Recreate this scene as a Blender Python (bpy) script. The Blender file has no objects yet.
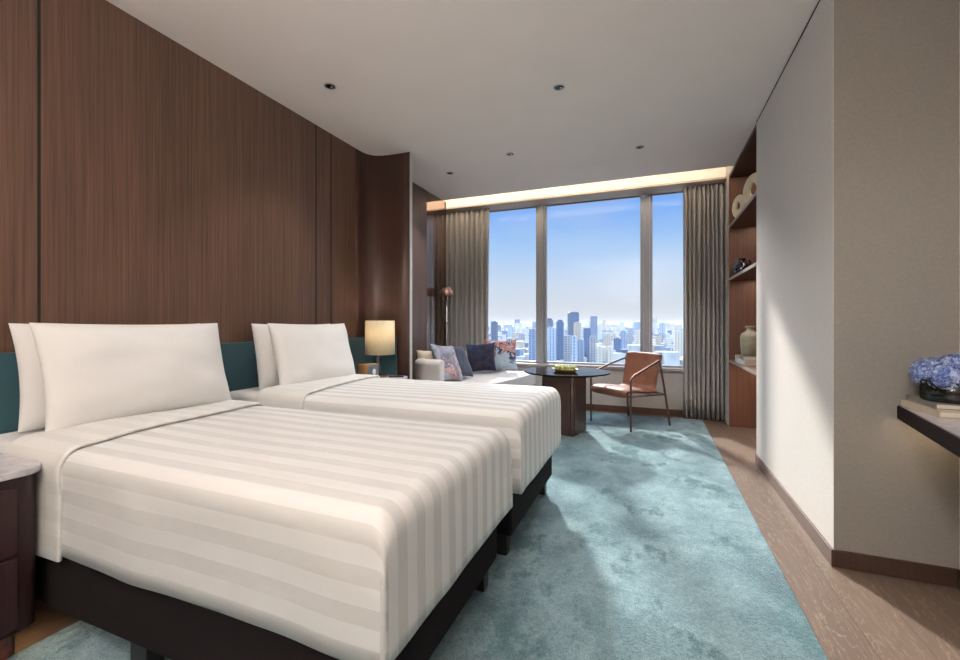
import bpy, bmesh, math, random
from mathutils import Vector, Matrix, noise
random.seed(7)
D = bpy.data
sc = bpy.context.scene
col = sc.collection
PI = math.pi

# ------------------------------------------------------------------ helpers
def link(o, parent=None):
    col.objects.link(o)
    if parent: o.parent = parent
    return o

def obj(name, bm, mat, parent=None, smooth=False, bevel=0, seg=2, subsurf=0):
    me = D.meshes.new(name)
    bmesh.ops.recalc_face_normals(bm, faces=bm.faces[:])
    bm.to_mesh(me); bm.free()
    for m in (mat if isinstance(mat, (list, tuple)) else [mat]): me.materials.append(m)
    o = link(D.objects.new(name, me), parent)
    if smooth:
        for p in me.polygons: p.use_smooth = True
    if bevel:
        b = o.modifiers.new('bevel', 'BEVEL'); b.width = bevel; b.segments = seg; b.limit_method = 'ANGLE'; b.angle_limit = math.radians(40)
        b.harden_normals = False
        for p in me.polygons: p.use_smooth = True
        w = o.modifiers.new('wn', 'WEIGHTED_NORMAL'); w.keep_sharp = True
    if subsurf:
        s = o.modifiers.new('sub', 'SUBSURF'); s.levels = s.render_levels = subsurf
    return o

def tag(o, label=None, cat=None, group=None, kind=None):
    if label: o['label'] = label
    if cat: o['category'] = cat
    if group: o['group'] = group
    if kind: o['kind'] = kind
    return o

def thing(name, label, cat, loc=(0, 0, 0), rotz=0, group=None):
    o = D.objects.new(name, None); o.empty_display_size = .05
    link(o); o.location = loc; o.rotation_euler = (0, 0, rotz)
    return tag(o, label, cat, group)

def copy_tree(o, parent=None):
    c = o.copy(); col.objects.link(c); c.parent = parent
    for ch in list(o.children): copy_tree(ch, c)
    return c

def struct(name, bm, mat, parent=None, **k):
    o = obj(name, bm, mat, parent, **k)
    if parent is None: o['kind'] = 'structure'
    return o

def B(): return bmesh.new()

def box(bm, x0, x1, y0, y1, z0, z1, mi=0):
    vs = [bm.verts.new(p) for p in ((x0,y0,z0),(x1,y0,z0),(x1,y1,z0),(x0,y1,z0),(x0,y0,z1),(x1,y0,z1),(x1,y1,z1),(x0,y1,z1))]
    for f in ((0,3,2,1),(4,5,6,7),(0,1,5,4),(1,2,6,5),(2,3,7,6),(3,0,4,7)):
        fc = bm.faces.new([vs[i] for i in f]); fc.material_index = mi
    return bm

def prism(bm, pts, z0, z1):
    a = [bm.verts.new((x, y, z0)) for x, y in pts]; b = [bm.verts.new((x, y, z1)) for x, y in pts]
    n = len(pts)
    bm.faces.new(a[::-1]); bm.faces.new(b)
    for i in range(n): bm.faces.new((a[i], a[(i+1)%n], b[(i+1)%n], b[i]))
    return bm

def lathe(bm, prof, n=32, cx=0, cy=0, cz=0, close=False):
    rings = []
    for r, z in prof:
        if r < 1e-5: rings.append([bm.verts.new((cx, cy, cz+z))])
        else: rings.append([bm.verts.new((cx+r*math.cos(2*PI*i/n), cy+r*math.sin(2*PI*i/n), cz+z)) for i in range(n)])
    pairs = list(zip(rings, rings[1:]))
    if close: pairs.append((rings[-1], rings[0]))
    for a, b in pairs:
        if len(a) == 1 and len(b) == 1: continue
        for i in range(n):
            j = (i+1) % n
            if len(a) == 1: bm.faces.new((a[0], b[i], b[j]))
            elif len(b) == 1: bm.faces.new((a[i], b[0], a[j]))
            else: bm.faces.new((a[i], b[i], b[j], a[j]))
    return bm

def frames(path, closed=False):
    out = []; n = len(path); up = None
    for i in range(n):
        if closed: t = path[(i+1)%n] - path[i-1]
        else: t = path[min(i+1, n-1)] - path[max(i-1, 0)]
        t.normalize()
        if up is None:
            up = Vector((0,0,1)) if abs(t.z) < .9 else Vector((1,0,0))
        s = t.cross(up); s.normalize(); up = s.cross(t); up.normalize()
        out.append((t, s, up))
    return out

def sweep(bm, path, prof, closed_prof=True, cap=True):
    """prof: list of (side, up) offsets"""
    path = [Vector(p) for p in path]; fr = frames(path); rings = []
    for p, (t, s, u) in zip(path, fr):
        rings.append([bm.verts.new(p + s*a + u*b) for a, b in prof])
    n = len(prof)
    for a, b in zip(rings, rings[1:]):
        for i in range(n if closed_prof else n-1):
            j = (i+1) % n
            bm.faces.new((a[i], b[i], b[j], a[j]))
    if cap and closed_prof:
        bm.faces.new(rings[0][::-1]); bm.faces.new(rings[-1])
    return bm

def tube(bm, path, r, n=12):
    return sweep(bm, path, [(r*math.cos(2*PI*i/n), r*math.sin(2*PI*i/n)) for i in range(n)])

def smooth_path(pts, k=6):
    P = [Vector(p) for p in pts]; out = []
    for i in range(len(P)-1):
        p0 = P[max(i-1,0)]; p1 = P[i]; p2 = P[i+1]; p3 = P[min(i+2,len(P)-1)]
        for j in range(k):
            t = j/k
            out.append(.5*((2*p1)+(-p0+p2)*t+(2*p0-5*p1+4*p2-p3)*t*t+(-p0+3*p1-3*p2+p3)*t**3))
    out.append(P[-1]); return out

def rbox_prof(w, h, r, k=4):
    """rounded rectangle outline, centred"""
    out = []
    for cx, cy, a0 in ((w/2-r, h/2-r, 0), (-w/2+r, h/2-r, 90), (-w/2+r, -h/2+r, 180), (w/2-r, -h/2+r, 270)):
        for i in range(k+1):
            a = math.radians(a0+90*i/k); out.append((cx+r*math.cos(a), cy+r*math.sin(a)))
    return out

# ------------------------------------------------------------------ materials
def s2l(c):
    return tuple(((v/255)/12.92 if v/255 <= .04045 else ((v/255+.055)/1.055)**2.4) for v in c)

class NT:
    def __init__(s, name):
        s.m = D.materials.new(name); s.m.use_nodes = True; s.t = s.m.node_tree; s.t.nodes.clear()
        s.out = s.n('ShaderNodeOutputMaterial')
    def n(s, typ, **k):
        nd = s.t.nodes.new(typ)
        for a, v in k.items(): setattr(nd, a, v)
        return nd
    def l(s, a, b): s.t.links.new(a, b)
    def coord(s, kind='Object', scale=(1,1,1), rot=(0,0,0), loc=(0,0,0)):
        c = s.n('ShaderNodeTexCoord'); m = s.n('ShaderNodeMapping')
        m.inputs['Scale'].default_value = scale; m.inputs['Rotation'].default_value = rot; m.inputs['Location'].default_value = loc
        s.l(c.outputs[kind], m.inputs[0]); return m.outputs[0]
    def geo(s, scale=(1,1,1), rot=(0,0,0)):
        c = s.n('ShaderNodeNewGeometry'); m = s.n('ShaderNodeMapping')
        m.inputs['Scale'].default_value = scale; m.inputs['Rotation'].default_value = rot
        s.l(c.outputs['Position'], m.inputs[0]); return m.outputs[0]
    def noise(s, vec, scale=5, detail=4, rough=.5, dist=0):
        n = s.n('ShaderNodeTexNoise'); n.inputs['Scale'].default_value = scale; n.inputs['Detail'].default_value = detail
        n.inputs['Roughness'].default_value = rough; n.inputs['Distortion'].default_value = dist
        if vec: s.l(vec, n.inputs['Vector'])
        return n.outputs[0]
    def ramp(s, fac, stops, interp='LINEAR'):
        r = s.n('ShaderNodeValToRGB'); r.color_ramp.interpolation = interp
        el = r.color_ramp.elements
        while len(el) < len(stops): el.new(.5)
        for e, (p, c) in zip(el, stops):
            e.position = p; e.color = (*c, 1) if len(c) == 3 else c
        s.l(fac, r.inputs[0]); return r.outputs[0]
    def math(s, op, a, b=None, clamp=False):
        m = s.n('ShaderNodeMath', operation=op, use_clamp=clamp)
        for i, v in enumerate((a, b)):
            if v is None: continue
            if isinstance(v, (int, float)): m.inputs[i].default_value = v
            else: s.l(v, m.inputs[i])
        return m.outputs[0]
    def mix(s, fac, a, b, mode='MIX'):
        m = s.n('ShaderNodeMix', data_type='RGBA', blend_type=mode)
        for i, v in ((0, fac), (6, a), (7, b)):
            if isinstance(v, (int, float)): m.inputs[i].default_value = v
            elif isinstance(v, tuple): m.inputs[i].default_value = (*v, 1) if len(v) == 3 else v
            else: s.l(v, m.inputs[i])
        return m.outputs[2]
    def bump(s, h, strength=.2, dist=.01):
        b = s.n('ShaderNodeBump'); b.inputs['Strength'].default_value = strength; b.inputs['Distance'].default_value = dist
        s.l(h, b.inputs['Height']); return b.outputs[0]
    def bsdf(s, color=None, rough=.5, metal=0, normal=None, spec=.5, sheen=0, **k):
        p = s.n('ShaderNodeBsdfPrincipled')
        def put(i, v):
            if v is None: return
            if isinstance(v, (int, float)): p.inputs[i].default_value = v
            elif isinstance(v, tuple): p.inputs[i].default_value = (*v, 1) if len(v) == 3 else v
            else: s.l(v, p.inputs[i])
        put('Base Color', color); put('Roughness', rough); put('Metallic', metal); put('Normal', normal)
        put('Specular IOR Level', spec); put('Sheen Weight', sheen)
        for a, v in k.items(): put(a.replace('_', ' '), v)
        s.l(p.outputs[0], s.out.inputs[0]); return p

def fabric(name, c, var=.08, scale=400, rough=.9, sheen=.2, bump=.15):
    t = NT(name); v = t.coord()
    n = t.noise(v, scale, 2); n2 = t.noise(v, 6, 3)
    f = t.math('ADD', t.math('MULTIPLY', n, .6), t.math('MULTIPLY', n2, .4))
    a = tuple(x*(1-var) for x in c); b = tuple(min(1, x*(1+var)) for x in c)
    t.bsdf(t.ramp(f, [(.3, a), (.7, b)]), rough, normal=t.bump(n, bump, .001), sheen=sheen, spec=.2)
    return t.m

def plain(name, c, rough=.5, metal=0, spec=.5, var=.04, scale=20, bump=0):
    t = NT(name); n = t.noise(t.coord(), scale, 3)
    a = tuple(x*(1-var) for x in c); b = tuple(min(1, x*(1+var)) for x in c)
    t.bsdf(t.ramp(n, [(.3, a), (.7, b)]), rough, metal, spec=spec, normal=t.bump(n, bump, .002) if bump else None)
    return t.m

def wood(name, dark, light, rough=.4, scale=(90, 90, 1.3), gap=.5, spec=.5, world=True):
    t = NT(name); v = t.geo(scale) if world else t.coord('Object', scale)
    n = t.noise(v, 1.0, 5, .6, .3)
    v2 = t.geo((3, 3, .35)) if world else t.coord('Object', (3, 3, .35))
    n2 = t.noise(v2, 1.2, 3)
    f = t.math('ADD', t.math('MULTIPLY', n, .75), t.math('MULTIPLY', n2, .25))
    c = t.ramp(f, [(.3, dark), (.7, light)])
    t.bsdf(c, rough, normal=t.bump(n, .12, .002), spec=spec)
    return t.m

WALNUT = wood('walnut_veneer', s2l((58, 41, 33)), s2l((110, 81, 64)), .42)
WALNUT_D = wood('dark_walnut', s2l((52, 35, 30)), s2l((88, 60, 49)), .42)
SHELFWOOD = wood('niche_walnut', s2l((70, 44, 34)), s2l((112, 74, 56)), .45)
ESPRESSO = wood('espresso_wood', s2l((30, 17, 18)), s2l((54, 32, 32)), .5, spec=.3)
SEAM = plain('seam_shadow_gap', s2l((22, 15, 12)), .8)

def floor_mat():
    t = NT('oak_floor'); v = t.geo((1, 1, 1), (0, 0, PI/2))
    br = t.n('ShaderNodeTexBrick'); t.l(v, br.inputs['Vector'])
    br.offset = .37; br.squash = 1
    for k_, v_ in (('Scale', 1), ('Mortar Size', .0016), ('Mortar Smooth', .1), ('Brick Width', 1.9), ('Row Height', .19), ('Bias', 0)): br.inputs[k_].default_value = v_
    br.inputs['Color1'].default_value = (.25, .25, .25, 1); br.inputs['Color2'].default_value = (.75, .75, .75, 1); br.inputs['Mortar'].default_value = (.5, .5, .5, 1)
    g = t.geo((10, .9, 1)); per = t.mix(1, g, br.outputs['Color'], 'ADD')
    wv = t.noise(per, 1.0, 5, .62, 1.1)
    rings = t.math('FRACT', t.math('MULTIPLY', wv, 13))
    ln = t.ramp(rings, [(0, (0,0,0)), (.82, (0,0,0)), (.93, (1,1,1)), (1, (0,0,0))])
    base = t.mix(br.outputs['Color'], s2l((90, 75, 65)), s2l((110, 93, 80)))
    fine = t.noise(t.geo((180, 5, 1)), 1, 3)
    base = t.mix(t.math('MULTIPLY', fine, .45), base, s2l((72, 58, 49)))
    base = t.mix(t.math('MULTIPLY', ln, .42), base, s2l((164, 150, 136)))
    c = t.mix(t.math('MULTIPLY', br.outputs['Fac'], .8), base, s2l((62, 46, 38)))
    t.bsdf(c, .48, normal=t.bump(fine, .1, .002), spec=.4)
    return t.m

def rug_mat():
    t = NT('teal_pile_rug'); v = t.geo()
    pile = t.noise(v, 260, 2, .6); pile2 = t.noise(v, 60, 3, .7)
    big = t.noise(v, .9, 4, .55, .6); mid = t.noise(v, 3.2, 7, .68, .15)
    f = t.math('ADD', t.math('MULTIPLY', big, .42), t.math('MULTIPLY', mid, .40))
    f = t.math('ADD', f, t.math('MULTIPLY', pile2, .18))
    c = t.ramp(f, [(.36, s2l((52, 86, 98))), (.45, s2l((88, 122, 132))), (.53, s2l((118, 150, 159))), (.62, s2l((144, 172, 180)))])
    # dark ink blots woven in the design
    bl = t.noise(t.geo((1.5, 1.0, 1)), 1.6, 8, .72, .1)
    c = t.mix(t.ramp(bl, [(.53, (0,0,0)), (.60, (1,1,1))]), c, s2l((60, 102, 110)))
    # meandering thin woven lines
    ln = t.noise(t.geo((.5, 1.0, 1)), 1.1, 3, .5, .5)
    w = t.math('ABSOLUTE', t.math('SUBTRACT', ln, .5))
    c = t.mix(t.ramp(w, [(0, (.22,)*3), (.005, (0,0,0))]), c, s2l((52, 92, 104)))
    c = t.mix(.6, c, t.ramp(pile, [(.3, (.12,.12,.12)), (.7, (.9,.9,.9))]), 'OVERLAY')
    h = t.math('ADD', pile, t.math('MULTIPLY', pile2, 1.0))
    t.bsdf(c, .95, normal=t.bump(h, .8, .012), spec=.1, sheen=.25)
    return t.m

def wallpaper(name, c):
    t = NT(name); v = t.geo((1, 1, 1))
    n1 = t.noise(t.geo((500, 500, 60)), 1, 2); n2 = t.noise(t.geo((60, 60, 500)), 1, 2); n3 = t.noise(v, 60, 3, .7)
    f = t.math('MULTIPLY', t.math('ADD', t.math('ADD', n1, n2), n3), .333)
    t.bsdf(t.ramp(f, [(.38, tuple(x*.91 for x in c)), (.62, tuple(x*1.07 for x in c))]), .85, normal=t.bump(f, .3, .002), spec=.2)
    return t.m

def stripes_mat():
    t = NT('satin_stripe_cotton')
    uv = t.n('ShaderNodeUVMap'); uv.uv_map = 'cloth'
    sp = t.n('ShaderNodeSeparateXYZ'); t.l(uv.outputs[0], sp.inputs[0])
    f = t.math('FRACT', t.math('MULTIPLY', sp.outputs[1], 1/.098))
    m = t.ramp(f, [(0, (0,0,0)), (.49, (0,0,0)), (.52, (1,1,1)), (.98, (1,1,1)), (1, (0,0,0))])
    n = t.noise(t.coord(), 500, 2)
    c = t.mix(m, s2l((220, 220, 219)), s2l((199, 199, 197)))
    r = t.n('ShaderNodeMapRange'); t.l(m, r.inputs[0]); r.inputs[3].default_value = .42; r.inputs[4].default_value = .8
    wr = t.noise(t.coord(), 5, 3)
    t.bsdf(c, r.outputs[0], normal=t.bump(t.math('ADD', t.math('MULTIPLY', n, .1), t.math('MULTIPLY', wr, .6)), .35, .012), spec=.35, sheen=.15)
    return t.m

def glass_mat(name='window_glass', tint=(1,1,1), refl=.014):
    t = NT(name)
    tr = t.n('ShaderNodeBsdfTransparent'); tr.inputs[0].default_value = (*tint, 1)
    gl = t.n('ShaderNodeBsdfGlossy'); gl.inputs['Roughness'].default_value = .01
    mx = t.n('ShaderNodeMixShader'); fr = t.n('ShaderNodeFresnel'); fr.inputs[0].default_value = 1.45
    f = t.math('MULTIPLY', fr.outputs[0], refl/.04)
    t.l(f, mx.inputs[0]); t.l(tr.outputs[0], mx.inputs[1]); t.l(gl.outputs[0], mx.inputs[2]); t.l(mx.outputs[0], t.out.inputs[0])
    return t.m

def emis(name, c, s):
    t = NT(name); e = t.n('ShaderNodeEmission'); e.inputs[0].default_value = (*c, 1); e.inputs[1].default_value = s
    n = t.noise(t.coord(), 5); t.l(t.ramp(n, [(.2, tuple(x*.96 for x in c)), (.8, c)]), e.inputs[0])
    t.l(e.outputs[0], t.out.inputs[0]); return t.m

FLOOR = floor_mat(); RUG = rug_mat()
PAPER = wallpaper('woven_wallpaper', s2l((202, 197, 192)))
CEIL = plain('ceiling_paint', s2l((240, 230, 223)), .9, spec=.2, var=.015, scale=3)
COVE = plain('cove_paint', s2l((228, 222, 212)), .9, spec=.2, var=.01)
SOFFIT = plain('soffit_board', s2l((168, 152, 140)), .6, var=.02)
FRAME = plain('window_frame_grey', s2l((152, 154, 160)), .45, .3, var=.03)
SILLWALL = plain('sill_wall_paint', s2l((172, 168, 164)), .8, var=.02)
BASEB = wood('baseboard_wood', s2l((66, 46, 36)), s2l((92, 66, 52)), .5)
WHITEC = fabric('white_cotton', s2l((220, 219, 217)), .02, 700, .75, .2, .06)
STRIPE = stripes_mat()
TEAL = fabric('teal_upholstery', s2l((42, 76, 85)), .12, 500, .8, .3)
BLACKF = fabric('black_bed_fabric', s2l((20, 14, 15)), .15, 600, .9, 0)
BLACKL = plain('black_leg', s2l((24, 22, 22)), .5)
SOFA = fabric('sofa_boucle', s2l((196, 192, 188)), .08, 350, .95, .4)
LEATHER = plain('tan_leather', s2l((124, 80, 60)), .52, spec=.5, var=.16, scale=9, bump=.15)
BRONZE = plain('brushed_bronze', s2l((112, 92, 82)), .34, .85, var=.08)
COPPER = plain('copper_lamp', s2l((156, 122, 106)), .28, .9)
STEEL = plain('satin_steel', s2l((190, 186, 180)), .25, 1)
BLKGLASS = plain('black_glass', s2l((10, 11, 12)), .06, spec=.03)
BLKGLOSS = plain('navy_ceramic', s2l((16, 24, 52)), .15, spec=.7)
CELADON = plain('celadon_ceramic', s2l((142, 138, 120)), .5, var=.12, scale=30)
BONE = plain('pale_bone_ceramic', s2l((232, 220, 188)), .7, var=.08, scale=30, bump=.2)
GLASSM = glass_mat()
SMOKED = glass_mat('smoked_glass', (.78, .70, .66), .012)

def marble():
    t = NT('pale_marble'); v = t.coord('Object', (1, 1, 1))
    n = t.noise(v, 5, 8, .6, 1.6)
    w = t.math('ABSOLUTE', t.math('SUBTRACT', n, .5))
    t.bsdf(t.ramp(w, [(0, s2l((176, 172, 176))), (.04, s2l((192, 188, 192))), (.3, s2l((200, 196, 199)))]), .2, spec=.5)
    return t.m
MARBLE = marble()

def curtain_mat():
    t = NT('taupe_curtain'); n = t.noise(t.coord('Object', (1, 1, .004)), 300, 2)
    c = t.ramp(n, [(.3, s2l((144, 143, 141))), (.7, s2l((170, 169, 167)))])
    p = t.n('ShaderNodeBsdfPrincipled'); t.l(c, p.inputs['Base Color']); p.inputs['Roughness'].default_value = .85; p.inputs['Sheen Weight'].default_value = .15
    t.l(p.outputs[0], t.out.inputs[0]); return t.m
CURT = curtain_mat()

# ------------------------------------------------------------------ dimensions
H = 2.94; XL = -2.725; XR = .835; YW = 6.15; XR2 = 1.30; YC = 2.63; YB = -1.6

# ------------------------------------------------------------------ room shell
fl_ = [(-3.3, YB-.1), (XR2+.1, YB-.1), (XR2+.1, YC+.05), (1.35, 6.35), (-3.3, 6.35)]
struct('floor', box(B(), -3.8, 1.5, YB-.1, 6.35, -.12, 0), FLOOR)
bm = B(); box(bm, -3.8, 1.5, YB-.1, 5.43, H, H+.03)
struct('ceiling', bm, CEIL)
bm = B()
box(bm, -3.8, 1.5, 5.0, 6.4, 3.17, 3.2); box(bm, -3.8, 1.5, 5.00, 5.02, H+.03, 3.17)
struct('ceiling', bm, COVE)
bm = B(); box(bm, -3.7, XR, 5.87, 6.30, H, H+.025)
struct('trim_1', bm, SOFFIT)
bm = B(); box(bm, -3.7, XR, 5.985, 6.02, H+.025, 3.17)
struct('trim_2', bm, COVE)
# panelled left wall
bm = B(); box(bm, XL-.1, XL, YB, 3.50, 0, H)
struct('wall_left', bm, WALNUT)
bm = B()
for y in (1.127, 2.955, 3.144): box(bm, XL-.001, XL+.0015, y-.006, y+.006, 0, H)
for y in (-.7,): box(bm, XL-.001, XL+.0015, y-.006, y+.006, 0, H)
struct('trim_3', bm, SEAM)
# curved wing at the end of the panelled wall
wing = [(XL, 3.50)] + [(XL, 3.56), (XL+.004, 3.62), (XL+.022, 3.675), (XL+.06, 3.72), (XL+.12, 3.748), (XL+.2, 3.762), (XL+.33, 3.77), (-2.275, 3.772)]
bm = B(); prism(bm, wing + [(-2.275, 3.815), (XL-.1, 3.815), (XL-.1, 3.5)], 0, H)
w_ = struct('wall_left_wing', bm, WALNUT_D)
for p in w_.data.polygons: p.use_smooth = abs(p.normal.z) < .5 and p.normal.y < .2 and p.normal.x > -.5 and p.area < 1.4
bm = B(); box(bm, -2.275, -2.270, 3.772, 3.815, .0, H)
struct('trim_4', bm, plain('pale_metal_edge', s2l((200, 196, 190)), .35, .4))
bm = B(); box(bm, XL-.1, XL, 3.815, 4.945, 0, H)
struct('wall_left_end', bm, WALNUT)
bm = B(); box(bm, -3.75, XL-.1, 4.80, 4.945, 0, H)
struct('wall_left_back', bm, SILLWALL)
bm = B(); box(bm, -3.8, -3.7, 4.8, 6.3, 0, 3.2)
struct('wall_left_pocket', bm, SILLWALL)
t = thing('glass_screen', 'tall smoked glass screen between the wood panel and the left curtain', 'screen', (XL, 5.22, 0))
bm = B(); box(bm, -.012, 0, -.27, .275, .012, H-.005)
obj('glass_panel', bm, SMOKED, t)
bm = B(); box(bm, -.014, .002, .275, .283, 0, H-.003); box(bm, -.014, .002, -.275, .275, 0, .012)
obj('edge_trim', bm, BRONZE, t)
bm = B(); box(bm, -3.3, XR2+.1, YB-.1, YB, 0, H)
struct('wall_back', bm, PAPER)
# far wall under and around the windows
bm = B(); box(bm, -3.7, 1.0, YW, YW+.2, 0, .60)
struct('wall_far', bm, SILLWALL)
bm = B(); box(bm, -3.7, 1.0, YW, YW+.2, 2.97, 3.2)
struct('wall_far_top', bm, SILLWALL)
bm = B(); box(bm, -3.7, -2.62, YW, YW+.2, .6, 2.97); box(bm, .62, 1.0, YW, YW+.2, .6, 2.97)
struct('wall_far_side', bm, SILLWALL)
bm = B(); box(bm, -3.7, 1.0, YW-.012, YW, 0, .085)
struct('baseboard_far', bm, BASEB, bevel=.003)
# right walls
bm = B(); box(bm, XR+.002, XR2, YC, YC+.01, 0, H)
struct('wall_right_front', bm, wallpaper('woven_wallpaper_shaded', s2l((134, 129, 123))))  # same paper as the side wall, its shade put into a darker colour
bm = B(); box(bm, XR, 1.5, YC+.01, 4.32, 0, H); box(bm, XR, XR+.002, YC, YC+.01, 0, H)
struct('wall_right', bm, PAPER)
bm = B(); box(bm, XR, 1.5, 5.79, YW+.2, 0, 3.2); box(bm, 1.17, 1.5, 4.32, 5.79, 0, H); box(bm, XR, 1.5, 5.02, 5.79, H, 3.2)
struct('wall_right_end', bm, plain('wall_end_paint', s2l((178, 174, 170)), .8))
bm = B(); box(bm, XR2, 1.5, YB, YC, 0, H)
struct('wall_right_near', bm, PAPER)
bm = B(); box(bm, XR-.012, XR, YC-.012, 4.32, 0, .085)
struct('baseboard_right', bm, BASEB, bevel=.003)
bm = B(); box(bm, XR, XR2-.012, YC-.012, YC, 0, .085); box(bm, XR2-.012, XR2, YB, YC, 0, .085)
struct('baseboard_right_near', bm, wood('baseboard_dark', s2l((48, 34, 27)), s2l((70, 50, 40)), .5), bevel=.003)
bm = B(); box(bm, XR-.002, XR+.012, YC-.003, 4.32, H-.012, H)
struct('trim_5', bm, SEAM)

# windows
ms = [(-2.62, -2.52), (-1.565, -1.465), (-.12, -.022), (.56, .66)]
for i in range(3):
    x0 = ms[i][1]; x1 = ms[i+1][0]
    root = D.objects.new('window_%d' % (i+1), None); link(root); root['kind'] = 'structure'
    bm = B(); e = .028
    box(bm, x0-.005, x0+e, YW+.06, YW+.12, .62, 2.97); box(bm, x1-e, x1+.005, YW+.06, YW+.12, .62, 2.97)
    box(bm, x0, x1, YW+.06, YW+.12, .62, .65); box(bm, x0, x1, YW+.06, YW+.12, 2.94, 2.97)
    obj('window_frame', bm, FRAME, root, bevel=.003)
    bm = B(); box(bm, x0+e-.004, x1-e+.004, YW+.088, YW+.094, .645, 2.945)
    obj('window_pane', bm, GLASSM, root)
for j, (a, b) in enumerate(ms):
    bm = B(); box(bm, a+.008, b-.008, YW+.03, YW+.12, .62, 2.97)
    box(bm, a+.035, b-.035, YW+.02, YW+.03, .62, 2.97)
    struct('trim_%d' % (6+j), bm, FRAME, bevel=.004)
bm = B(); box(bm, -3.7, 1.0, YW-.03, YW+.06, .585, .622)
struct('trim_10', bm, plain('sill_stone', s2l((150, 146, 144)), .5), bevel=.004)

# cove LED strip (real warm strip lying in the ceiling slot)
bm = B(); box(bm, -3.65, XR-.02, 5.09, 5.13, 2.972, 2.99)
tag(obj('led_strip', bm, emis('warm_led', (1, .87, .72), 75)), 'warm glowing light strip hidden in the ceiling slot above the window', 'light strip')

# curtains
def curtain(name, x0, x1, y, folds, label, amp=.045):
    bm = B(); n = folds*14; zs = [0.015, .3, .8, 1.4, 2.0, 2.5, 2.75, 2.86, 2.934]
    rnd = [random.uniform(.65, 1.25) for _ in range(folds+2)]; ph = [random.uniform(-.35, .35) for _ in range(folds+2)]
    rows = []
    for z in zs:
        row = []
        pin = 1 - .35*max(0, (z-2.5)/.43)
        for i in range(n+1):
            s = i/n; k = s*folds; q = int(k)
            a = rnd[q]*(1-(k-q)) + rnd[q+1]*(k-q); p = ph[q]*(1-(k-q)) + ph[q+1]*(k-q)
            w = math.sin(2*PI*k + p + .25*math.sin(z*1.3+q))
            w = math.copysign(abs(w)**.8, w)
            row.append(bm.verts.new((x0+(x1-x0)*s + .008*math.sin(z*1.1+k), y + amp*a*pin*w, z)))
        rows.append(row)
    for a, b in zip(rows, rows[1:]):
        for i in range(n): bm.faces.new((a[i], a[i+1], b[i+1], b[i]))
    o = obj(name, bm, CURT, smooth=True)
    m = o.modifiers.new('thick', 'SOLIDIFY'); m.thickness = .006
    return tag(o, label, 'curtain', 'floor length window curtains')
curtain('curtain', -3.62, -2.275, 6.06, 16, 'taupe pleated curtain at left of the window behind the sofa')
curtain('curtain', .365, .815, 6.05, 9, 'taupe pleated curtain at right of the window beside the shelf niche')

# rug
bm = B(); box(bm, -2.13, .58, -.6, 5.97, .001, .013)
tag(obj('rug', bm, RUG, bevel=.004), 'large teal mottled pile rug under the beds and table', 'rug')

# ------------------------------------------------------------------ headboard
hp = [(x+.0, y) for x, y in wing if x < -2.41] + [(-2.415, 3.768)]
hp = [(XL, .90), (XL, 3.50)] + hp[1:]
def offs(pts, d):
    out = []
    for i, p in enumerate(pts):
        a = Vector(pts[max(i-1, 0)]); b = Vector(pts[min(i+1, len(pts)-1)]); t = (b-a).normalized()
        out.append((p[0]+t.y*d, p[1]-t.x*d))
    return out
t_hb = thing('headboard', 'low teal upholstered headboard band running along the wood wall behind both beds', 'headboard', (XL, 2, 0))
hp2 = [(XL, -.6), (XL, .9)] + hp[1:]
def hb_piece(pts):
    bm = B(); prism(bm, [(x-XL, y-2) for x, y in offs(pts, .003) + offs(pts, .035)[::-1]], .12, 1.07); return bm
obj('headboard_panel', hb_piece([(XL, -.6), (XL, 1.120)]), TEAL, t_hb, bevel=.006)
obj('headboard_panel', hb_piece([(XL, 1.126), (XL, 2.955)]), TEAL, t_hb, bevel=.006)
obj('headboard_panel', hb_piece([(XL, 2.961)] + hp[1:]), TEAL, t_hb, bevel=.006)

# ------------------------------------------------------------------ beds
def arc(u, r):
    """overshoot u past the flat part -> (outward, down)"""
    if u <= 0: return u, 0.0
    L = r*PI/2
    if u < L: return r*math.sin(u/r), r*(1-math.cos(u/r))
    return r, r + (u-L)

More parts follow.
